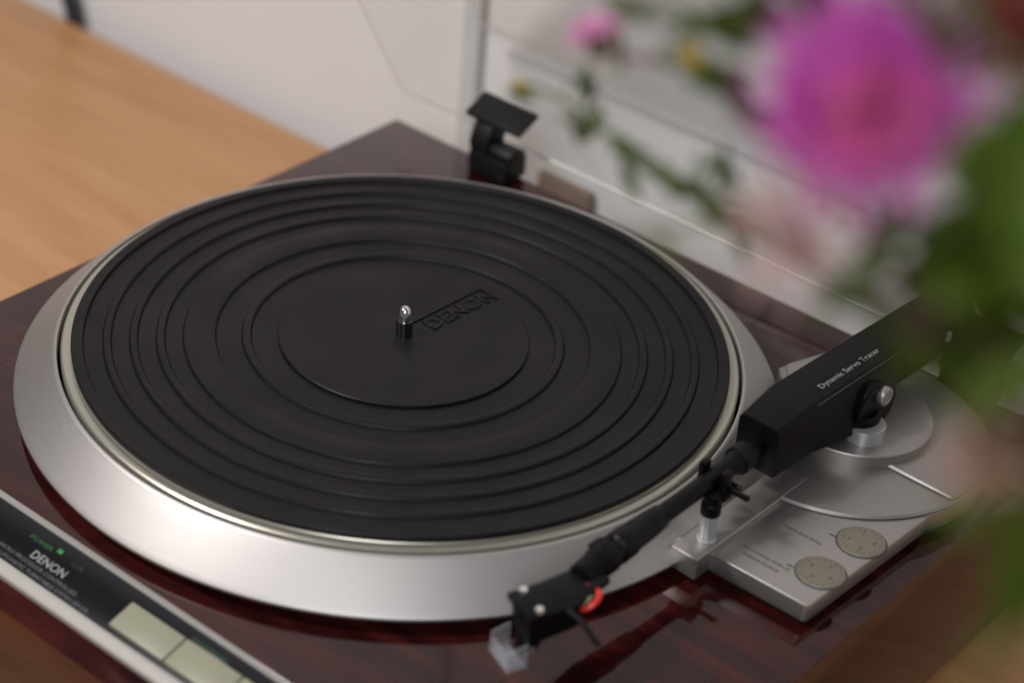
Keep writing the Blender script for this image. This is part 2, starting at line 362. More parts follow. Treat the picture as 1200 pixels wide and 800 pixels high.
# arm rest column with its clip
LC = (174.6, -5.6)
ar = obj('arm_rest', lathe([(0, 10.5), (4.2, 10.5), (4.2, 11), (3.6, 11.2), (3.6, 23.4), (0, 23.4)], LC, 40), M_POST, TT)
obj('collar', lathe([(0, 23.2), (4.1, 23.2), (4.3, 23.8), (4.3, 28.4), (3.6, 29.2), (3.6, 33), (0, 33)], LC, 40), M_BLACK, ar)
clip = box(166.2, 178.4, -2.4, 3.6, 28.2, 31.2)
box(163.6, 166.4, -2.0, 3.4, 28.2, 41.8, clip); box(174.6, 177.4, -2.2, 3.4, 31.0, 41.5, clip); box(177.2, 187.5, .2, 2.8, 32.2, 34.2, clip)
obj('rest_clip', clip, M_BLACK, ar, bev=.6)
obj('lift_bar', tube([(160, 8.5, 29.8), (178.5, 9.5, 29.8)], 1.1), M_BLACK, ar)

# ---------------------------------------------------------------- tonearm (local frame: v across, u along, turned 1.8 degrees)
AX = Vector((171.0, 108.)); AR = radians(1.9)
def arm(v, u, z): return Vector((AX.x + v * cos(AR) + u * sin(AR), AX.y - v * sin(AR) + u * cos(AR), z))
AT = Matrix(((cos(AR), sin(AR), 0, AX.x), (-sin(AR), cos(AR), 0, AX.y), (0, 0, 1, 0), (0, 0, 0, 1)))
def loft(secs, bm=None):
    bm = bm or bmesh.new(); rings = [[bm.verts.new(p) for p in s] for s in secs]; n = len(rings[0])
    for A, B in zip(rings, rings[1:]):
        for k in range(n): bm.faces.new((A[k], A[(k + 1) % n], B[(k + 1) % n], B[k]))
    bm.faces.new(rings[0][::-1]); bm.faces.new(rings[-1]); return bm
def hsec(u, wt, wb, zb, zt=47.2, c=-2.0):
    return [(c - wb, u, zb), (c - wt, u, zt - 2.6), (c - wt + 2.2, u, zt), (c + wt - 2.2, u, zt), (c + wt, u, zt - 2.6), (c + wb, u, zb)]
TA = obj('tonearm_housing', loft([hsec(-75.5, 10.6, 10.4, 23.5, c=.6), hsec(-48, 12.4, 12.6, 22.6, c=-2.2), hsec(-26, 12.3, 15.0, 21), hsec(-8, 12.2, 17.2, 19.8), hsec(2, 12.0, 17.4, 19.5), hsec(8, 12, 16.8, 21.5), hsec(12, 12, 15.8, 27.5), hsec(13, 11.8, 12.2, 28.5), hsec(74, 11.4, 11.8, 28.5, c=-1.6), hsec(79, 10.6, 11, 29.5, 46.6, c=-1.6)]), M_BLACK, TT, bev=.5, seg=2, T=AT)
obj('top_groove', prism([(8.9, -46), (9.3, -46), (9.3, 70), (8.9, 70)], 45.8, 46.3), M_DARKPRINT, TA, 0, T=AT)
obj('yoke', lathe([(0, -3.2), (11.4, -3.2), (12, -2.6), (12, 2.4), (11.2, 3.2), (0, 3.2)], (0, 0), 40), M_BLACK, TA, T=AT @ Matrix.Translation((11.6, -7.5, 30.0)) @ Matrix.Rotation(pi / 2, 4, 'Y'))
kb = obj('pivot_knob', lathe([(0, 0), (3.6, 0), (3.6, 1.2), (4.3, 1.4), (4.5, 1.9), (4.5, 4.8), (4.1, 5.4), (2.8, 5.6), (2.5, 5.2), (0, 5.2)], (0, 0), 40), M_SILVER, TA, T=AT @ Matrix.Translation((12.6, -3, 35.2)) @ Matrix.Rotation(pi / 2, 4, 'Y'))
obj('side_tab', prism([(-1.6, -2.4), (1.7, -2.8), (1.9, 1.4), (.3, 2.6), (-1.2, 2.2)], 0, 1.0), M_TAB, TA, T=AT @ Matrix.Translation((10.4, 56, 38.2)) @ Matrix.Rotation(pi / 2, 4, 'Y') @ Matrix.Rotation(pi / 2, 4, 'Z'))
obj('counterweight', lathe([(0, 66), (10, 66), (10.2, 67), (10.2, 83), (9.4, 84), (0, 84)], (0, 0), 48), M_BLACK, TA, T=AT @ Matrix.Translation((-2, 0, 37)) @ Matrix.Rotation(-pi / 2, 4, 'X') @ Matrix.Translation((0, 0, 0)))
uv = Vector(arm(0, 1, 0) - arm(0, 0, 0))
text('lettering', 'Dynamic Servo Tracer', 3.0, arm(3.7, -35.5, 47.23), uv, Vector((-1, 0, 0)), M_WHITE, TA, ext=.05, sx=1.13, bold=.004)
# arm tube and joints, as one lathed part along the arm axis; z falls a little towards the head
AR2 = radians(.7)
def arm2(v, u, z): return Vector((172.2 + v * cos(AR2) + u * sin(AR2), AX.y - v * sin(AR2) + u * cos(AR2), z))
zax = lambda u: 35.6 + (u + 75) * .022 + min(0, u + 160) * .05
def along(prof, name, m, parent, seg=40):
    """prof: (u, r) along the arm axis"""
    bm = bmesh.new(); rings = []
    for u, r in prof: rings.append([bm.verts.new(arm2(-1.2 + r * cos(2 * pi * k / seg), u, zax(u) + r * sin(2 * pi * k / seg))) for k in range(seg)])
    for A, B in zip(rings, rings[1:]):
        for k in range(seg): bm.faces.new((A[k], A[(k + 1) % seg], B[(k + 1) % seg], B[k]))
    bm.faces.new(rings[0][::-1]); bm.faces.new(rings[-1]); return obj(name, bm, m, parent)
TU = along([(-190, 3.2), (-172, 3.6), (-150, 4.1), (-120, 3.9), (-96, 4.0), (-92, 5.2), (-86, 5.2), (-85, 4.4), (-74, 4.4)], 'arm_tube', M_ARM, TT)
along([(-91.5, 5.5), (-91, 6.2), (-84.5, 6.2), (-84, 5.5)], 'joint_collar', M_ARM, TU)
along([(-194, 3.6), (-193, 5.4), (-184, 5.8), (-182, 6.6), (-176, 6.8), (-174.5, 6.2), (-172, 5.8), (-171, 6.6), (-164, 6.6), (-163, 6.0), (-150, 5.6), (-143, 5.0), (-142, 4.3)], 'headshell_collar', M_ARM, TU)
obj('lock_tab', loft([[arm2(-9.4, -179, 35), arm2(-2, -179, 39.8), arm2(-2, -179, 37), arm2(-8.2, -179, 32.6)], [arm2(-9.4, -172, 35), arm2(-2, -172, 39.8), arm2(-2, -172, 37), arm2(-8.2, -172, 32.6)]]), M_ARM, TU, bev=.5)
# headshell: 22 degree offset, screws half an inch apart
HS = Vector((166.2, -111.4)); HA = radians(-22)
HT = Matrix(((cos(HA), -sin(HA), 0, HS.x), (sin(HA), cos(HA), 0, HS.y), (0, 0, 1, 0), (0, 0, 0, 1)))
hp = [(-8.6, -6), (8.6, -6), (9.0, 4), (8.6, 15), (3.5, 25), (-.5, 35), (-13, 32), (-11, 20), (-9.2, 8)]
hs = obj('headshell', prism(hp, 30.4, 33.2), M_ARM, TU, bev=.5, T=HT)
for x in (-6.35, 6.35):
    sc = lathe([(0, 33), (1.9, 33), (1.95, 34.2), (1.5, 34.9), (0, 35.1)], (x, 0), 24)
    o_ = obj('cartridge_screw', sc, M_CHROME, hs if False else TU, T=HT)
obj('cartridge_screw', lathe([(0, 14), (1.4, 14), (1.4, 17), (0, 17)], (6.3, -.5), 20), M_CHROME, TU, T=HT)
obj('cartridge', loft([[(-6.8, -3.5, 17.5), (6.8, -3.5, 17.5), (7.2, -4.5, 30.2), (-7.2, -4.5, 30.2)], [(-7, 17, 20.5), (7, 17, 20.5), (7.2, 18, 30.2), (-7.2, 18, 30.2)]]), M_BLACK, TU, bev=.6, T=HT)
sg = loft([[(-7.8, -12.5, 7.6), (-6.6, -12.5, 7.6), (-6.6, -11.8, 17), (-7.8, -11.8, 17)], [(-7.9, -3.8, 7.8), (-6.7, -3.8, 7.8), (-6.7, -3.8, 19), (-7.9, -3.8, 19)]])
loft([[(6.3, -12.5, 7.6), (7.5, -12.5, 7.6), (7.5, -11.8, 17), (6.3, -11.8, 17)], [(6.4, -3.8, 7.8), (7.6, -3.8, 7.8), (7.6, -3.8, 19), (6.4, -3.8, 19)]], sg)
box(-6.6, 6.3, -12.4, -4, 7.6, 8.8, sg); loft([[(-6.6, -12.5, 8.8), (6.3, -12.5, 8.8), (6.3, -12.0, 15), (-6.6, -12.0, 15)], [(-6.6, -11.5, 8.8), (6.3, -11.5, 8.8), (6.3, -11.0, 15), (-6.6, -11.0, 15)]], sg)
obj('stylus_guard', sg, M_CLEAR, TU, bev=.3, T=HT)
obj('stylus', loft([[(-2.5, -4.5, 10), (2.5, -4.5, 10), (2.5, -4.5, 17.5), (-2.5, -4.5, 17.5)], [(-3, 4, 13), (3, 4, 13), (3, 4, 18), (-3, 4, 18)]]), M_BLACK, TU, bev=.3, T=HT)
fl = [HT @ Vector(p) for p in ((7, 11, 31.6), (13, 12.4, 31.8), (19, 13, 31.5), (24, 12.8, 31.2), (29.5, 12.3, 31.6))]
obj('finger_lift', tube(curve_pts(fl), [1.5 - .012 * i for i in range(25)]), M_ARM, TU)
def loop(cx, cy, cz, r, m, a0, a1, tilt):
    pts = []
    for i in range(15):
        a = radians(a0 + (a1 - a0) * i / 14)
        pts.append(Vector((cx + r * cos(a), cy + r * sin(a), cz + tilt * sin(a) * r + .8 * cos(a * 2))))
    obj('lead_wire', tube(pts, 1.25, 8), m, TU)
loop(177.6, -91.5, 30.6, 4.6, M_RED, -125, 135, .45); loop(176.6, -92.4, 30.4, 1.9, M_GREEN, -110, 120, .4)
loop(173.0, -94.5, 26.5, 4.6, mat('wire_dark', (.02, .025, .05), .4), -100, 100, .3)

# ---------------------------------------------------------------- hinges and acrylic lid
for hx in (0, 291):
    hg = obj('lid_hinge', box(-115.5 + hx, -90 + hx, 178.5, 197, -3.9, 8.5), M_HINGE, TT, bev=1.2)
    b = prism_x([(180, 8), (178.8, 13), (180.5, 19), (184, 24.5), (195, 27), (197, 20), (194.5, 15.5), (194, 8)], -116 + hx, -104 + hx)
    obj('hinge_knuckle', b, M_HINGE, hg, bev=.8)
    b = prism_x([(181, 8), (180.5, 12), (184, 15), (194, 12.5), (194, 8)], -103.8 + hx, -89 + hx)
    obj('hinge_jaw', b, M_HINGE, hg, bev=.6)
    b = prism_x([(181.8, 25.2), (196.2, 32.2), (197.2, 34.2), (182.2, 27.6)], -122.2 + hx, -84.5 + hx)
    obj('hinge_flap', b, M_HINGE, hg, bev=.5)
    obj('hinge_flap', prism_x([(184, 24), (196.2, 30), (196.4, 33), (183.6, 27)], -117 + hx, -96 + hx), M_HINGE, hg, bev=.4)
e1 = Vector((0, -.505, .863)); L1 = 395
X0, X1 = -184., 254.
Ra = Vector((0, 200.5, 9.2)); Rb = Vector((0, 261.5, 30.5))
def lid_pts(inset):
    k = inset
    rim = [Vector((X0 + k, Ra.y, Ra.z)) + e1 * k, Vector((X1 - k, Ra.y, Ra.z)) + e1 * k, Vector((X1 - k, Ra.y, Ra.z)) + e1 * (L1 - k), Vector((X0 + k, Ra.y, Ra.z)) + e1 * (L1 - k)]
    back = (Rb - Ra) * (1 - k / (Rb - Ra).length)
    tp_ = [p + back + Vector(((2.5 if i in (0, 3) else -2.5), 0, 0)) - (e1 * 3 if i in (2, 3) else Vector((0, 0, 0))) for i, p in enumerate(rim)]
    return rim, tp_
bm = bmesh.new()
ro, to_ = [[bm.verts.new(p) for p in L] for L in lid_pts(0)]
ri, ti = [[bm.verts.new(p) for p in L] for L in lid_pts(3.0)]
for i in range(4):
    j = (i + 1) % 4
    bm.faces.new((ro[i], ro[j], to_[j], to_[i])); bm.faces.new((ri[i], ti[i], ti[j], ri[j]))
    f = bm.faces.new((ro[j], ro[i], ri[i], ri[j])); f.material_index = 1
bm.faces.new(to_); bm.faces.new(ti[::-1])
lid = obj('dust_cover', bm, [M_LID, M_LIDEDGE], TT, smooth=0)
obj('rim_edge_glow', tube([(-87, Ra.y - .4, Ra.z), (X1 - 1.5, Ra.y - .4, Ra.z)], 1.15, 12), mat('lid_rim_glow_tone', (.62, .585, .53), .45), lid)  # added pale bead paints the bright glow along the lid's polished rim
crn = lambda i: lid_pts(0)[1][i]
obj('corner_edge', tube([crn(0) + e1 * 1.2, crn(1) + e1 * 1.2], .9, 8), M_LIDEDGE, lid)
obj('corner_edge', tube([crn(0) + e1 * 6, crn(1) + e1 * 6], .5, 8), M_LIDEDGE, lid)

# ---------------------------------------------------------------- rubber mat on the platter
zt, zr = 25.0, 23.6
prof = [(0, 22.3), (146.4, 22.3), (146.9, 22.6), (147, 24.4), (146.5, zt), (142.0, zt), (141.4, zr)]
for r1, r0 in ((132.9, 129.7), (121.3, 118.2), (109.7, 106.3), (97.9, 84.0), (72.0, 68.3)):
    prof += [(r1 + .55, zr), (r1 + .1, zt - .55), (r1 - .3, zt - .12), (r1 - .75, zt), (r0 + .75, zt), (r0 + .3, zt - .12), (r0 - .1, zt - .55), (r0 - .55, zr)]
prof += [(57.2, zr), (56.6, zr), (0, zr - .3)]
MT = obj('platter_mat', lathe(prof, seg=256), M_RUB, smooth=25)
tag(MT, 'ribbed black rubber platter mat with embossed maker name around the spindle', 'turntable mat')
# centre pad with a recessed name plate
ang = radians(87.5); lu = Vector((cos(ang), sin(ang), 0)); lv = Vector((-sin(ang), cos(ang), 0))
P0 = Vector((8.3, 9.6, 0))
rect = [P0 + lu * a + lv * b for a, b in ((0, 0), (44.6, 0), (44.6, 12.2), (0, 12.2))]
bm = bmesh.new()
n = 160
oc = [bm.verts.new((55.9 * cos(2 * pi * i / n), 55.9 * sin(2 * pi * i / n), zt + .1)) for i in range(n)]
rc = [bm.verts.new((p.x, p.y, zt + .1)) for p in rect]
ee = [bm.edges.new((oc[i], oc[(i + 1) % n])) for i in range(n)] + [bm.edges.new((rc[i], rc[(i + 1) % 4])) for i in range(4)]
bmesh.ops.triangle_fill(bm, use_beauty=True, use_dissolve=False, edges=ee, normal=(0, 0, 1))
o2 = [bm.verts.new((56.4 * cos(2 * pi * i / n), 56.4 * sin(2 * pi * i / n), zt - .3)) for i in range(n)]
o3 = [bm.verts.new((56.5 * cos(2 * pi * i / n), 56.5 * sin(2 * pi * i / n), zr - .2)) for i in range(n)]
rb = [bm.verts.new((p.x, p.y, zt - .55)) for p in rect]
for i in range(n):
    j = (i + 1) % n
    bm.faces.new((oc[i], o2[i], o2[j], oc[j])); bm.faces.new((o2[i], o3[i], o3[j], o2[j]))
for i in range(4):
    j = (i + 1) % 4; bm.faces.new((rc[i], rc[j], rb[j], rb[i]))
bm.faces.new(rb)
pad = obj('centre_pad', bm, M_RUB, MT, smooth=25)
text('lettering', 'DENON', 8.2, P0 + lu * 3.2 + lv * 2.0 + Vector((0, 0, zt - .56)), lu, lv, M_RUB, pad, ext=.46, sx=1.0, bold=.02, space=1.04)

# ---------------------------------------------------------------- flowers
NECK = Vector((462, -196, 128))
def leaf_mesh(L, W, curl, n=7):
    bm = bmesh.new(); rows = []
    for i in range(n):
        t_ = i / (n - 1); wd = W * (sin(pi * min(1, t_ * .93 + .05)) ** .8) * (1 - .25 * t_); z = -curl * t_ * t_ * L
        rows.append([bm.verts.new((-wd / 2, t_ * L, z + wd * .12)), bm.verts.new((0, t_ * L, z)), bm.verts.new((wd / 2, t_ * L, z + wd * .12))])
    for A, B in zip(rows, rows[1:]):
        for k in range(2): bm.faces.new((A[k], A[k + 1], B[k + 1], B[k]))
    me = bpy.data.meshes.new('leaf'); bm.to_mesh(me); bm.free(); me.transform(Matrix.Scale(MM, 4)); me.shade_smooth(); return me
LM = {}
def get_leaf(kind, m):
    k = (kind, m.name)
    if k not in LM:
        L, W, c = {'small': (15, 5.5, .15), 'mid': (26, 9, .25), 'big': (44, 15, .3), 'blade': (52, 8, .35)}[kind]
        me = leaf_mesh(L, W, c); me.materials.append(m); LM[k] = me
    return LM[k]
def put_leaf(parent, kind, m, pos, direc, roll=0, s=1.0):
    d = Vector(direc).normalized(); side = d.cross(Vector((0, 0, 1)))
    side = side.normalized() if side.length > .05 else Vector((1, 0, 0)); nrm = side.cross(d)
    R = Matrix((side, d, nrm)).transposed() @ Matrix.Rotation(roll, 3, 'Y')
    o = bpy.data.objects.new('leaf', get_leaf(kind, m)); C.objects.link(o); o.parent = parent
    p = Vector((pos[0], pos[1], pos[2] + H0)) * MM; o.matrix_local = Matrix.Translation(p - wpos(parent)) @ R.to_4x4() @ Matrix.Scale(s, 4)
    return o
def florets(name, parent, c, ax, n, L, W, spread, m, jitter=.18, r0=2.0, kind=None):
    ax = Vector(ax).normalized(); u = ax.orthogonal().normalized(); v = ax.cross(u); bm = bmesh.new(); c = Vector(c)
    for i in range(n):
        f = sqrt((i + .5) / n); th = spread * f; ph = i * 2.39996 + random.uniform(-.2, .2)
        rad = u * cos(ph) + v * sin(ph); d = (ax * cos(th) + rad * sin(th)).normalized(); ln_ = L * random.uniform(1 - jitter, 1 + jitter)
        st = c + rad * r0 * f; tg = d.cross(ax); tg = tg.normalized() if tg.length > .01 else u
        q = []
        for t_, wd in ((0, .5), (.45, .8), (.8, 1.0), (1, .25)):
            p = st + d * ln_ * t_ + rad * (.12 * ln_ * t_ * t_)
            q.append((bm.verts.new(p - tg * W * wd / 2), bm.verts.new(p + tg * W * wd / 2)))
        for a, b in zip(q, q[1:]): bm.faces.new((a[0], a[1], b[1], b[0]))
    me = bpy.data.meshes.new(name); bm.to_mesh(me); bm.free()
    o = link_mesh(name, me, m, parent, 0); o['kind'] = 'stuff'; return o
def stem(pts, r0, label, m=None, cat='flower', group='cut flowers leaning over the turntable', nleaf=8, kinds=('mid',), leafm=None, smin=.7, smax=1.2, skip=.1):
    P = curve_pts([Vector(p) for p in pts] + [NECK + Vector((random.uniform(-9, 9), random.uniform(-9, 9), 0)), NECK + Vector((random.uniform(-12, 12), random.uniform(-12, 12), -170))], 6)
    root = empty('flower_stem', P[-1], label, cat, group)
    obj('stem', tube(P, [r0 * (.75 + .5 * i / len(P)) for i in range(len(P))], 6), m or M_STEM, root)
    k = len(P) - 14
    for i in range(nleaf):
        f = skip + (1 - skip) * (i + random.uniform(.1, .9)) / nleaf; j = min(int(f * k), k - 1)
        t_ = (P[j] - P[j + 1]).normalized(); a = random.uniform(0, 2 * pi); s_ = t_.orthogonal().normalized(); b_ = t_.cross(s_)
        d = t_ * random.uniform(.2, .8) + s_ * cos(a) + b_ * sin(a)
        lm = leafm or random.choice((M_LEAF, M_LEAF, M_LEAF2))
        put_leaf(root, random.choice(kinds), lm, P[j], d, random.uniform(-1, 1), random.uniform(smin, smax))
    return root, P
def head_base(root, c, ax, r, L, m):
    ax = Vector(ax).normalized(); T = Matrix.Translation(Vector(c)) @ ax.to_track_quat('Z', 'Y').to_matrix().to_4x4()
    obj('flower_base', lathe([(0, -L), (r * .5, -L * .95), (r, -L * .45), (r * .85, 0), (0, .5)], (0, 0), 14), m, root, T=T)

# the leaves of each stem: size, tint, foot point, direction, roll, scale
LEAVES = {
  'top': [('small',0,260,-235,348,0.79,0.57,-0.2,-0.8,0.78),('small',0,281,-246,360,-0.85,-0.44,-0.28,0.5,0.67),('small',0,282,-225,349,-0.55,-0.58,0.6,0.1,0.67),('small',0,279,-252,359,0.63,0.71,-0.32,0.0,0.81),('small',0,269,-247,353,0.41,0.91,-0.09,0.8,0.82),('mid',0,297,-261,360,0.49,0.67,0.55,0.8,0.66),('mid',0,305,-261,368,0.65,0.7,0.3,1.2,0.67),('mid',0,305,-233,361,-0.61,-0.79,-0.09,1.1,0.74),('mid',0,301,-261,362,0.56,0.5,0.66,0.1,0.68),('mid',0,314,-254,361,-0.81,-0.34,0.49,-0.7,0.64),('mid',0,312,-249,360,-0.61,0.01,0.79,0.9,0.72),('mid',0,305,-255,362,0.77,0.57,0.29,-0.5,0.6),('mid',0,317,-264,380,0.86,0.19,-0.48,1.1,0.77),('mid',0,313,-277,377,0.48,0.87,0.06,-0.6,0.7),('mid',0,316,-261,389,0.42,-0.24,-0.88,-0.2,0.68),('mid',0,338,-261,371,-0.89,0.14,0.44,0.2,0.73),('mid',0,322,-276,377,0.53,0.84,-0.07,0.3,0.72),('mid',0,317,-271,377,0.92,0.3,0.26,-0.8,0.74),('mid',0,329,-273,395,0.72,0.27,-0.64,0.5,0.79),('mid',0,338,-281,400,0.51,0.4,-0.76,-1.1,0.81),('mid',0,342,-274,382,-0.75,0.03,0.66,0.6,0.87),('mid',0,363,-260,406,0.19,-0.33,-0.92,1.0,0.96),('mid',0,354,-266,396,0.85,0.04,-0.53,0.2,0.89),('mid',0,363,-253,398,0.41,-0.48,-0.77,0.6,0.88),('mid',0,380,-288,391,-0.63,0.26,0.73,-0.0,0.79),('mid',0,368,-270,385,-0.02,0.13,0.99,-0.5,0.91),('mid',0,361,-264,400,0.47,0.21,-0.86,-0.4,0.9),('mid',0,351,-257,398,0.6,-0.31,-0.74,0.2,0.73),('mid',0,353,-261,400,0.38,0.17,-0.91,-0.5,0.7),('mid',0,353,-281,398,0.81,0.58,-0.04,-0.4,0.85)],
  'ybud': [('small',0,287,-232,340,0.95,0.26,0.2,0.5,0.97),('small',0,286,-237,339,0.98,0.19,0.11,0.8,0.87),('small',0,279,-223,338,0.76,0.4,-0.51,0.7,1.08),('small',0,291,-220,336,-0.83,-0.52,0.2,0.5,0.85),('small',0,279,-222,337,0.68,0.39,-0.62,-0.3,1.03),('small',0,286,-213,326,-0.74,-0.08,0.67,0.3,1.06),('small',0,287,-221,335,0.69,-0.1,-0.71,0.4,0.86),('small',0,300,-226,333,-0.86,0.25,0.44,1.2,1.08),('small',0,293,-232,343,0.67,-0.28,-0.69,-1.0,0.93),('small',0,288,-231,335,0.96,0.24,0.12,0.7,0.85),('small',0,307,-246,341,0.73,0.57,-0.38,0.8,0.91),('small',0,307,-220,329,-0.87,-0.46,0.2,-0.5,0.92),('small',1,271,-213,328,-0.63,-0.03,0.78,0.8,0.77)],
  'small': [('small',0,237,-196,318,0.63,-0.46,-0.63,0.1,0.6),('small',0,237,-197,322,0.34,-0.07,-0.94,0.2,0.6),('small',0,243,-206,327,0.36,0.1,-0.93,-0.6,0.6),('small',0,260,-206,327,0.91,0.1,-0.4,-0.7,0.62),('small',0,265,-202,328,-0.33,-0.89,-0.3,0.4,0.57),('small',0,275,-222,332,-0.87,-0.38,0.33,-0.6,0.55)],
  'bud': [('small',0,216,-183,296,0.74,-0.38,-0.56,-0.7,0.72),('small',0,210,-172,292,0.53,-0.52,-0.67,0.6,0.75),('small',0,224,-189,292,-0.28,0.84,0.47,0.9,0.61),('small',1,197,-189,284,0.86,0.52,-0.02,0.7,0.53),('small',1,200,-195,289,0.59,0.69,-0.41,1.1,0.53),('small',0,222,-187,277,-0.3,-0.04,0.95,-0.9,0.67),('small',0,224,-182,280,-0.68,-0.6,0.42,0.8,0.89),('small',0,230,-192,295,0.05,-0.34,-0.94,-0.4,0.77),('small',0,216,-189,283,0.62,0.74,-0.26,-0.8,0.76),('small',0,244,-204,291,0.97,0.21,0.15,0.9,0.84),('small',0,237,-196,290,0.85,0.31,-0.43,1.2,0.84),('small',0,241,-193,283,0.65,-0.23,-0.72,1.0,0.86),('small',0,235,-192,286,0.98,0.02,-0.18,-0.4,0.77),('small',0,252,-194,282,-0.89,0.24,0.39,0.4,0.74),('small',0,261,-211,296,0.78,0.45,-0.44,0.5,0.83),('small',0,270,-205,287,-0.68,-0.07,0.73,-1.1,0.7),('small',0,267,-213,300,0.61,-0.16,-0.78,1.1,0.79),('small',0,262,-204,289,0.65,0.75,-0.15,-1.1,0.87),('small',0,279,-207,304,0.87,-0.27,-0.41,1.1,0.76),('small',0,274,-207,303,0.8,0.26,-0.55,-0.5,0.82),('small',0,287,-206,301,-0.96,-0.26,0.12,-0.3,0.87),('small',0,275,-195,289,-0.49,0.65,0.58,-0.2,0.77),('small',0,277,-198,303,0.35,-0.45,-0.82,1.1,0.85),('small',0,284,-207,291,-0.57,-0.54,0.62,0.1,0.69),('small',0,277,-218,297,0.89,0.41,-0.19,0.7,0.78),('small',0,290,-203,294,-0.98,-0.21,-0.01,0.7,0.8),('small',0,276,-211,297,0.75,0.27,-0.61,0.6,0.7),('small',0,297,-213,281,-0.37,-0.14,0.92,-0.5,0.84),('small',0,302,-217,297,-0.88,-0.48,-0.08,0.1,0.89),('small',0,296,-232,303,0.65,0.59,-0.48,-1.0,0.76),('small',0,288,-216,295,0.94,0.33,-0.04,0.7,0.83),('small',0,292,-228,306,0.56,0.45,-0.7,-0.2,0.83),('small',0,301,-232,301,0.81,0.58,-0.01,0.4,0.81),('small',0,292,-219,293,-0.66,-0.21,0.72,0.5,0.82),('small',0,281,-216,297,0.87,-0.22,-0.43,0.5,0.79),('small',0,276,-204,291,0.93,0.18,-0.31,-0.4,0.75),('small',2,301,-269,316,0.92,0.32,-0.22,-0.3,0.79),('small',2,294,-259,309,0.82,0.4,-0.4,-0.8,0.88)],
  'mid': [('mid',0,367,-301,337,0.3,0.78,0.55,1.1,0.66),('mid',0,365,-276,335,-0.28,-0.94,-0.19,0.6,0.71),('mid',0,375,-298,345,0.51,0.55,0.66,-0.7,0.87),('mid',0,372,-298,342,-0.05,0.75,0.66,-0.0,0.82),('mid',0,367,-284,338,0.02,0.77,0.63,0.8,0.88),('small',0,363,-282,333,0.72,0.4,-0.56,0.7,0.97),('mid',0,378,-295,345,0.81,-0.27,-0.52,-0.7,0.79),('mid',0,405,-311,346,-0.92,-0.34,0.18,0.7,0.73),('mid',0,408,-301,334,-0.46,-0.2,0.87,-0.8,0.82),('mid',0,410,-297,339,-0.71,-0.65,0.27,-0.8,0.97),('big',0,421,-297,340,-0.99,-0.12,0.11,1.0,0.69),('big',0,418,-303,354,-0.92,-0.3,-0.26,0.7,0.7),('big',0,398,-304,363,0.65,-0.41,-0.64,-1.2,0.71)],
  'right': [('mid',0,391,-283,364,-0.06,-0.89,-0.45,-0.4,0.92),('mid',0,400,-281,371,-0.65,-0.7,-0.32,-0.8,1.07),('mid',0,397,-274,366,-0.34,-0.87,-0.34,0.5,0.87),('mid',0,382,-295,349,0.31,0.57,0.76,0.7,0.97),('mid',0,393,-294,352,-0.25,0.51,0.82,-0.8,1.09),('mid',0,401,-316,360,-0.23,0.7,0.68,-0.3,1.05),('big',0,397,-315,369,0.47,0.83,0.3,-1.2,0.69),('big',0,402,-295,392,-0.21,-0.26,-0.94,0.7,0.66),('big',0,400,-292,390,-0.0,-0.76,-0.64,-0.3,0.76),('big',0,403,-306,357,-0.2,0.58,0.79,0.5,0.68),('big',0,413,-316,371,-0.53,0.48,0.71,-0.8,0.7),('big',0,398,-297,395,0.45,-0.67,-0.59,-0.2,0.63),('big',0,403,-318,378,0.66,0.51,-0.55,-0.3,0.68),('big',0,401,-323,379,0.67,0.46,-0.58,0.4,0.74),('big',0,428,-308,363,-0.79,-0.4,0.47,0.0,0.78),('mid',0,393,-315,369,0.83,0.34,-0.45,-0.4,0.9),('mid',0,388,-300,355,0.65,0.61,-0.45,-0.7,1.02)],
  'dense': [('big',0,425,-334,381,-0.43,0.55,0.72,-0.4,0.91),('big',0,433,-319,396,-0.8,-0.41,-0.44,0.1,0.82),('big',0,397,-320,379,0.62,0.77,0.17,-0.9,0.89),('big',0,419,-340,356,0.45,0.5,0.74,0.1,0.71),('big',0,403,-318,363,0.86,0.49,0.14,0.4,0.87),('big',0,415,-318,366,0.52,-0.3,-0.8,-0.9,0.7)],
  'yright': [('mid',1,396,-302,375,-0.16,0.37,0.91,0.3,0.7),('mid',1,388,-294,372,0.2,0.63,0.75,0.3,0.86),('mid',1,391,-306,387,0.37,0.91,0.16,-0.2,0.79),('mid',1,393,-308,381,-0.13,0.86,0.49,-0.4,0.7),('big',1,398,-306,380,0.1,0.49,0.86,0.2,0.63),('big',1,406,-301,402,0.13,-0.36,-0.92,0.1,0.66),('big',1,421,-321,383,-0.74,0.47,0.49,0.4,0.8),('big',1,408,-329,384,-0.02,0.9,0.44,-1.0,0.78),('big',1,392,-292,392,0.72,-0.26,-0.64,-0.4,0.63)],
  'low': [('mid',2,427,-351,338,0.26,0.32,0.91,-1.1,0.71),('mid',2,417,-338,337,0.92,0.37,0.1,-0.5,0.71),('big',0,438,-346,324,0.07,0.35,0.94,0.9,0.83),('big',0,453,-345,343,-0.4,-0.91,-0.07,0.5,0.68)]}

def leaves(root, P, key):
    bm = bmesh.new(); ms = (M_LEAF, M_LEAF2, M_LEAF3)
    for kind, m, x, y, z, dx, dy, dz, ro, sc in LEAVES[key]:
        p = Vector((x, y, z)); put_leaf(root, kind, ms[m], p, (dx, dy, dz), ro, sc)
        q = min(P, key=lambda c: (c - p).length); h = (p + q) / 2 + Vector((0, 0, (p - q).length * .12))
        tube([q, h, p], .35, 5, bm)
    o = obj('leaf_stalks', bm, M_STEM, root); o['kind'] = 'stuff'
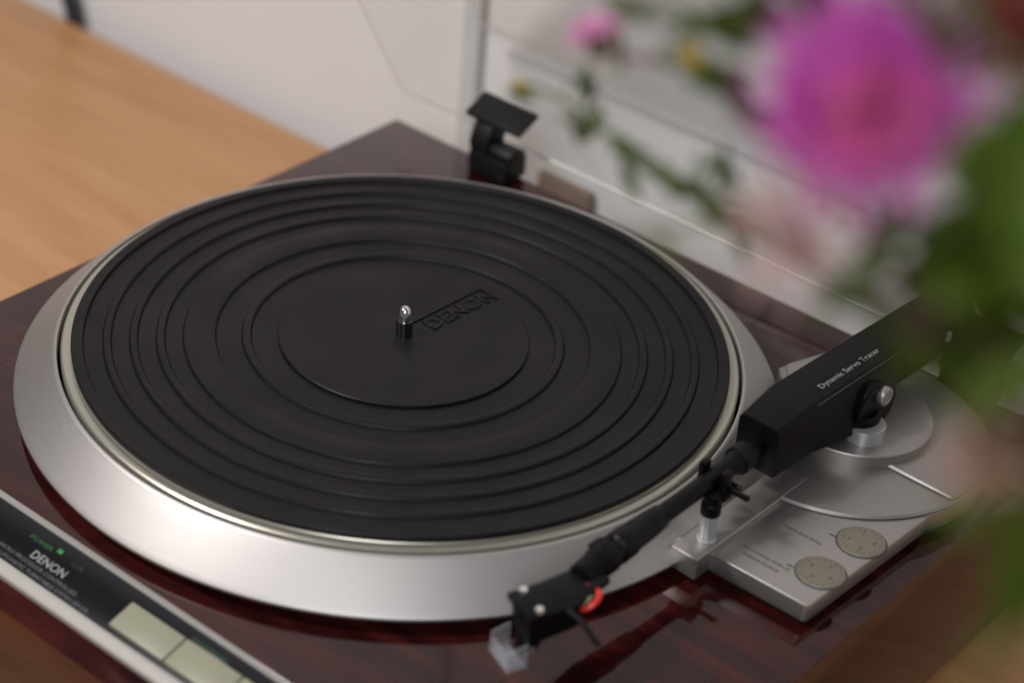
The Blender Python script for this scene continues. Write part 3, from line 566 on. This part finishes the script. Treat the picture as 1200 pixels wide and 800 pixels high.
# the large thistle-like bloom
r_, P = stem([(363, -289, 376), (358, -270, 350), (357, -244, 317), (381, -243, 295)], 1.2, 'large blurred magenta bloom with a rosy centre over the dust cover', nleaf=0, m=M_STEMRED)
c0 = Vector((363, -286, 380)); axf = Vector((.35, -.60, .38))
head_base(r_, c0 - axf.normalized() * 4, axf, 6.5, 12, M_STEMRED)
florets('edge_florets', r_, c0, axf, 170, 19.0, .8, 2.0, M_PINK, r0=4, jitter=.3)
florets('outer_florets', r_, c0, axf, 560, 13.6, 1.15, 1.9, M_PINK, r0=4, jitter=.22)
florets('inner_florets', r_, c0 + axf.normalized() * 8.5 + Vector((1, 1, -4)), axf, 240, 7.2, 1.1, 1.15, M_ROSE, r0=5)
r_, P = stem([(236, -204, 320), (243, -205, 319), (275, -216, 330), (300, -231, 336), (325, -250, 339), (351, -267, 341), (379, -279, 339), (406, -278, 323)], .95, 'small pink bloom at the far tip of its arching stem', nleaf=0, m=M_STEMRED)
leaves(r_, P, 'small'); head_base(r_, (236, -204, 321), (-.4, .1, .8), 3.4, 6, M_LEAF2); florets('florets', r_, (235, -203, 320), (-.2, -.2, .8), 90, 6.0, 1.4, 1.3, M_PALE, r0=2)
r_, P = stem([(192, -178, 282), (205, -180, 284), (228, -187, 285), (252, -199, 286), (274, -210, 292), (299, -224, 299), (325, -238, 305), (351, -252, 311), (380, -266, 315), (407, -266, 304)], .8, 'thin leafy spray ending in a closed reddish yellow bud above the hinge', nleaf=0)
leaves(r_, P, 'bud'); head_base(r_, (191, -178, 282), (-.6, .2, .3), 2.3, 6, M_YELLOW)
r_, P = stem([(261, -236, 352), (289, -248, 360), (315, -257, 371), (339, -266, 385), (363, -272, 395), (387, -279, 395), (407, -282, 380), (425, -274, 341)], 1.1, 'leafy dark green spray along the top edge of the picture', cat='foliage', nleaf=0)
leaves(r_, P, 'top')
r_, P = stem([(278, -222, 338), (291, -226, 336), (312, -236, 335), (333, -248, 334), (362, -264, 334), (390, -265, 322)], .9, 'leafy stem with a pale yellow bud between the two pink blooms', nleaf=0)
leaves(r_, P, 'ybud'); head_base(r_, (277, -222, 339), (-.5, .2, .5), 3, 7.6, M_YELLOW)
r_, P = stem([(340, -269, 330), (349, -270, 329), (364, -273, 326), (382, -272, 321)], .9, 'faded mauve bloom hanging below the large magenta bloom', nleaf=0, m=M_STEMRED)
head_base(r_, (340, -269, 331), (-.3, -.3, .6), 4, 8, M_STEMRED); florets('florets', r_, (341, -269, 333), (.1, -.5, .3), 34, 13.8, 1.3, 1.8, M_MAUVE, r0=3)
r_, P = stem([(372, -238, 384), (379, -241, 367), (387, -238, 343), (400, -226, 308)], 1.1, 'dusty dark red bloom in the upper right corner', nleaf=0)
head_base(r_, (371, -238, 385), (0, -.4, .8), 6, 10, M_DUSTY); florets('florets', r_, (371, -238, 384), (0, -.6, .6), 130, 13, 2.0, 1.5, M_DUSTY, r0=3)
r_, P = stem([(412, -305, 325), (416, -297, 316), (422, -271, 287)], 1.0, 'beige pink bloom low on the right beside the tonearm base', nleaf=0)
head_base(r_, (413, -306, 325), (-.2, -.5, .5), 3, 7, M_LEAF2); florets('florets', r_, (413, -306, 327), (-.2, -.6, .5), 30, 9, 1.6, 1.5, M_BEIGE, r0=2)
for lab, pts, key in (
    ('broad leafy branch just right of the large magenta bloom', [(366, -252, 336), (374, -256, 335), (386, -259, 327), (401, -253, 310), (412, -230, 273)], 'right'),
    ('leafy branch reaching across the tonearm housing', [(333, -237, 302), (354, -247, 307), (373, -253, 310), (389, -247, 301), (407, -233, 275)], 'mid'),
    ('leafy branch lowest on the right beside the plinth edge', [(405, -305, 310), (413, -303, 311), (420, -283, 293), (428, -256, 263)], 'low'),
    ('yellowish green branch at the right edge under the dusty red bloom', [(385, -263, 369), (393, -263, 353), (405, -255, 324), (413, -234, 286)], 'yright'),
    ('dense leafy branch at the right edge behind the yellowish one', [(392, -258, 345), (402, -256, 332), (414, -250, 312), (424, -236, 280)], 'dense')):
    r_, P = stem(pts, 1.2, lab, cat='foliage', nleaf=0); leaves(r_, P, key)
vs = obj('vase', lathe([(0, -H0 + .1), (34, -H0 + .1), (40, -H0 + 4), (52, -30), (50, 20), (34, 80), (24, 108), (26, 126), (29, 132), (27, 132), (22, 110), (30, 80), (44, 20), (0, -60)], (NECK.x, NECK.y), 64), M_CERAMIC)
tag(vs, 'plain pale ceramic vase holding the flowers beside the turntable', 'vase')
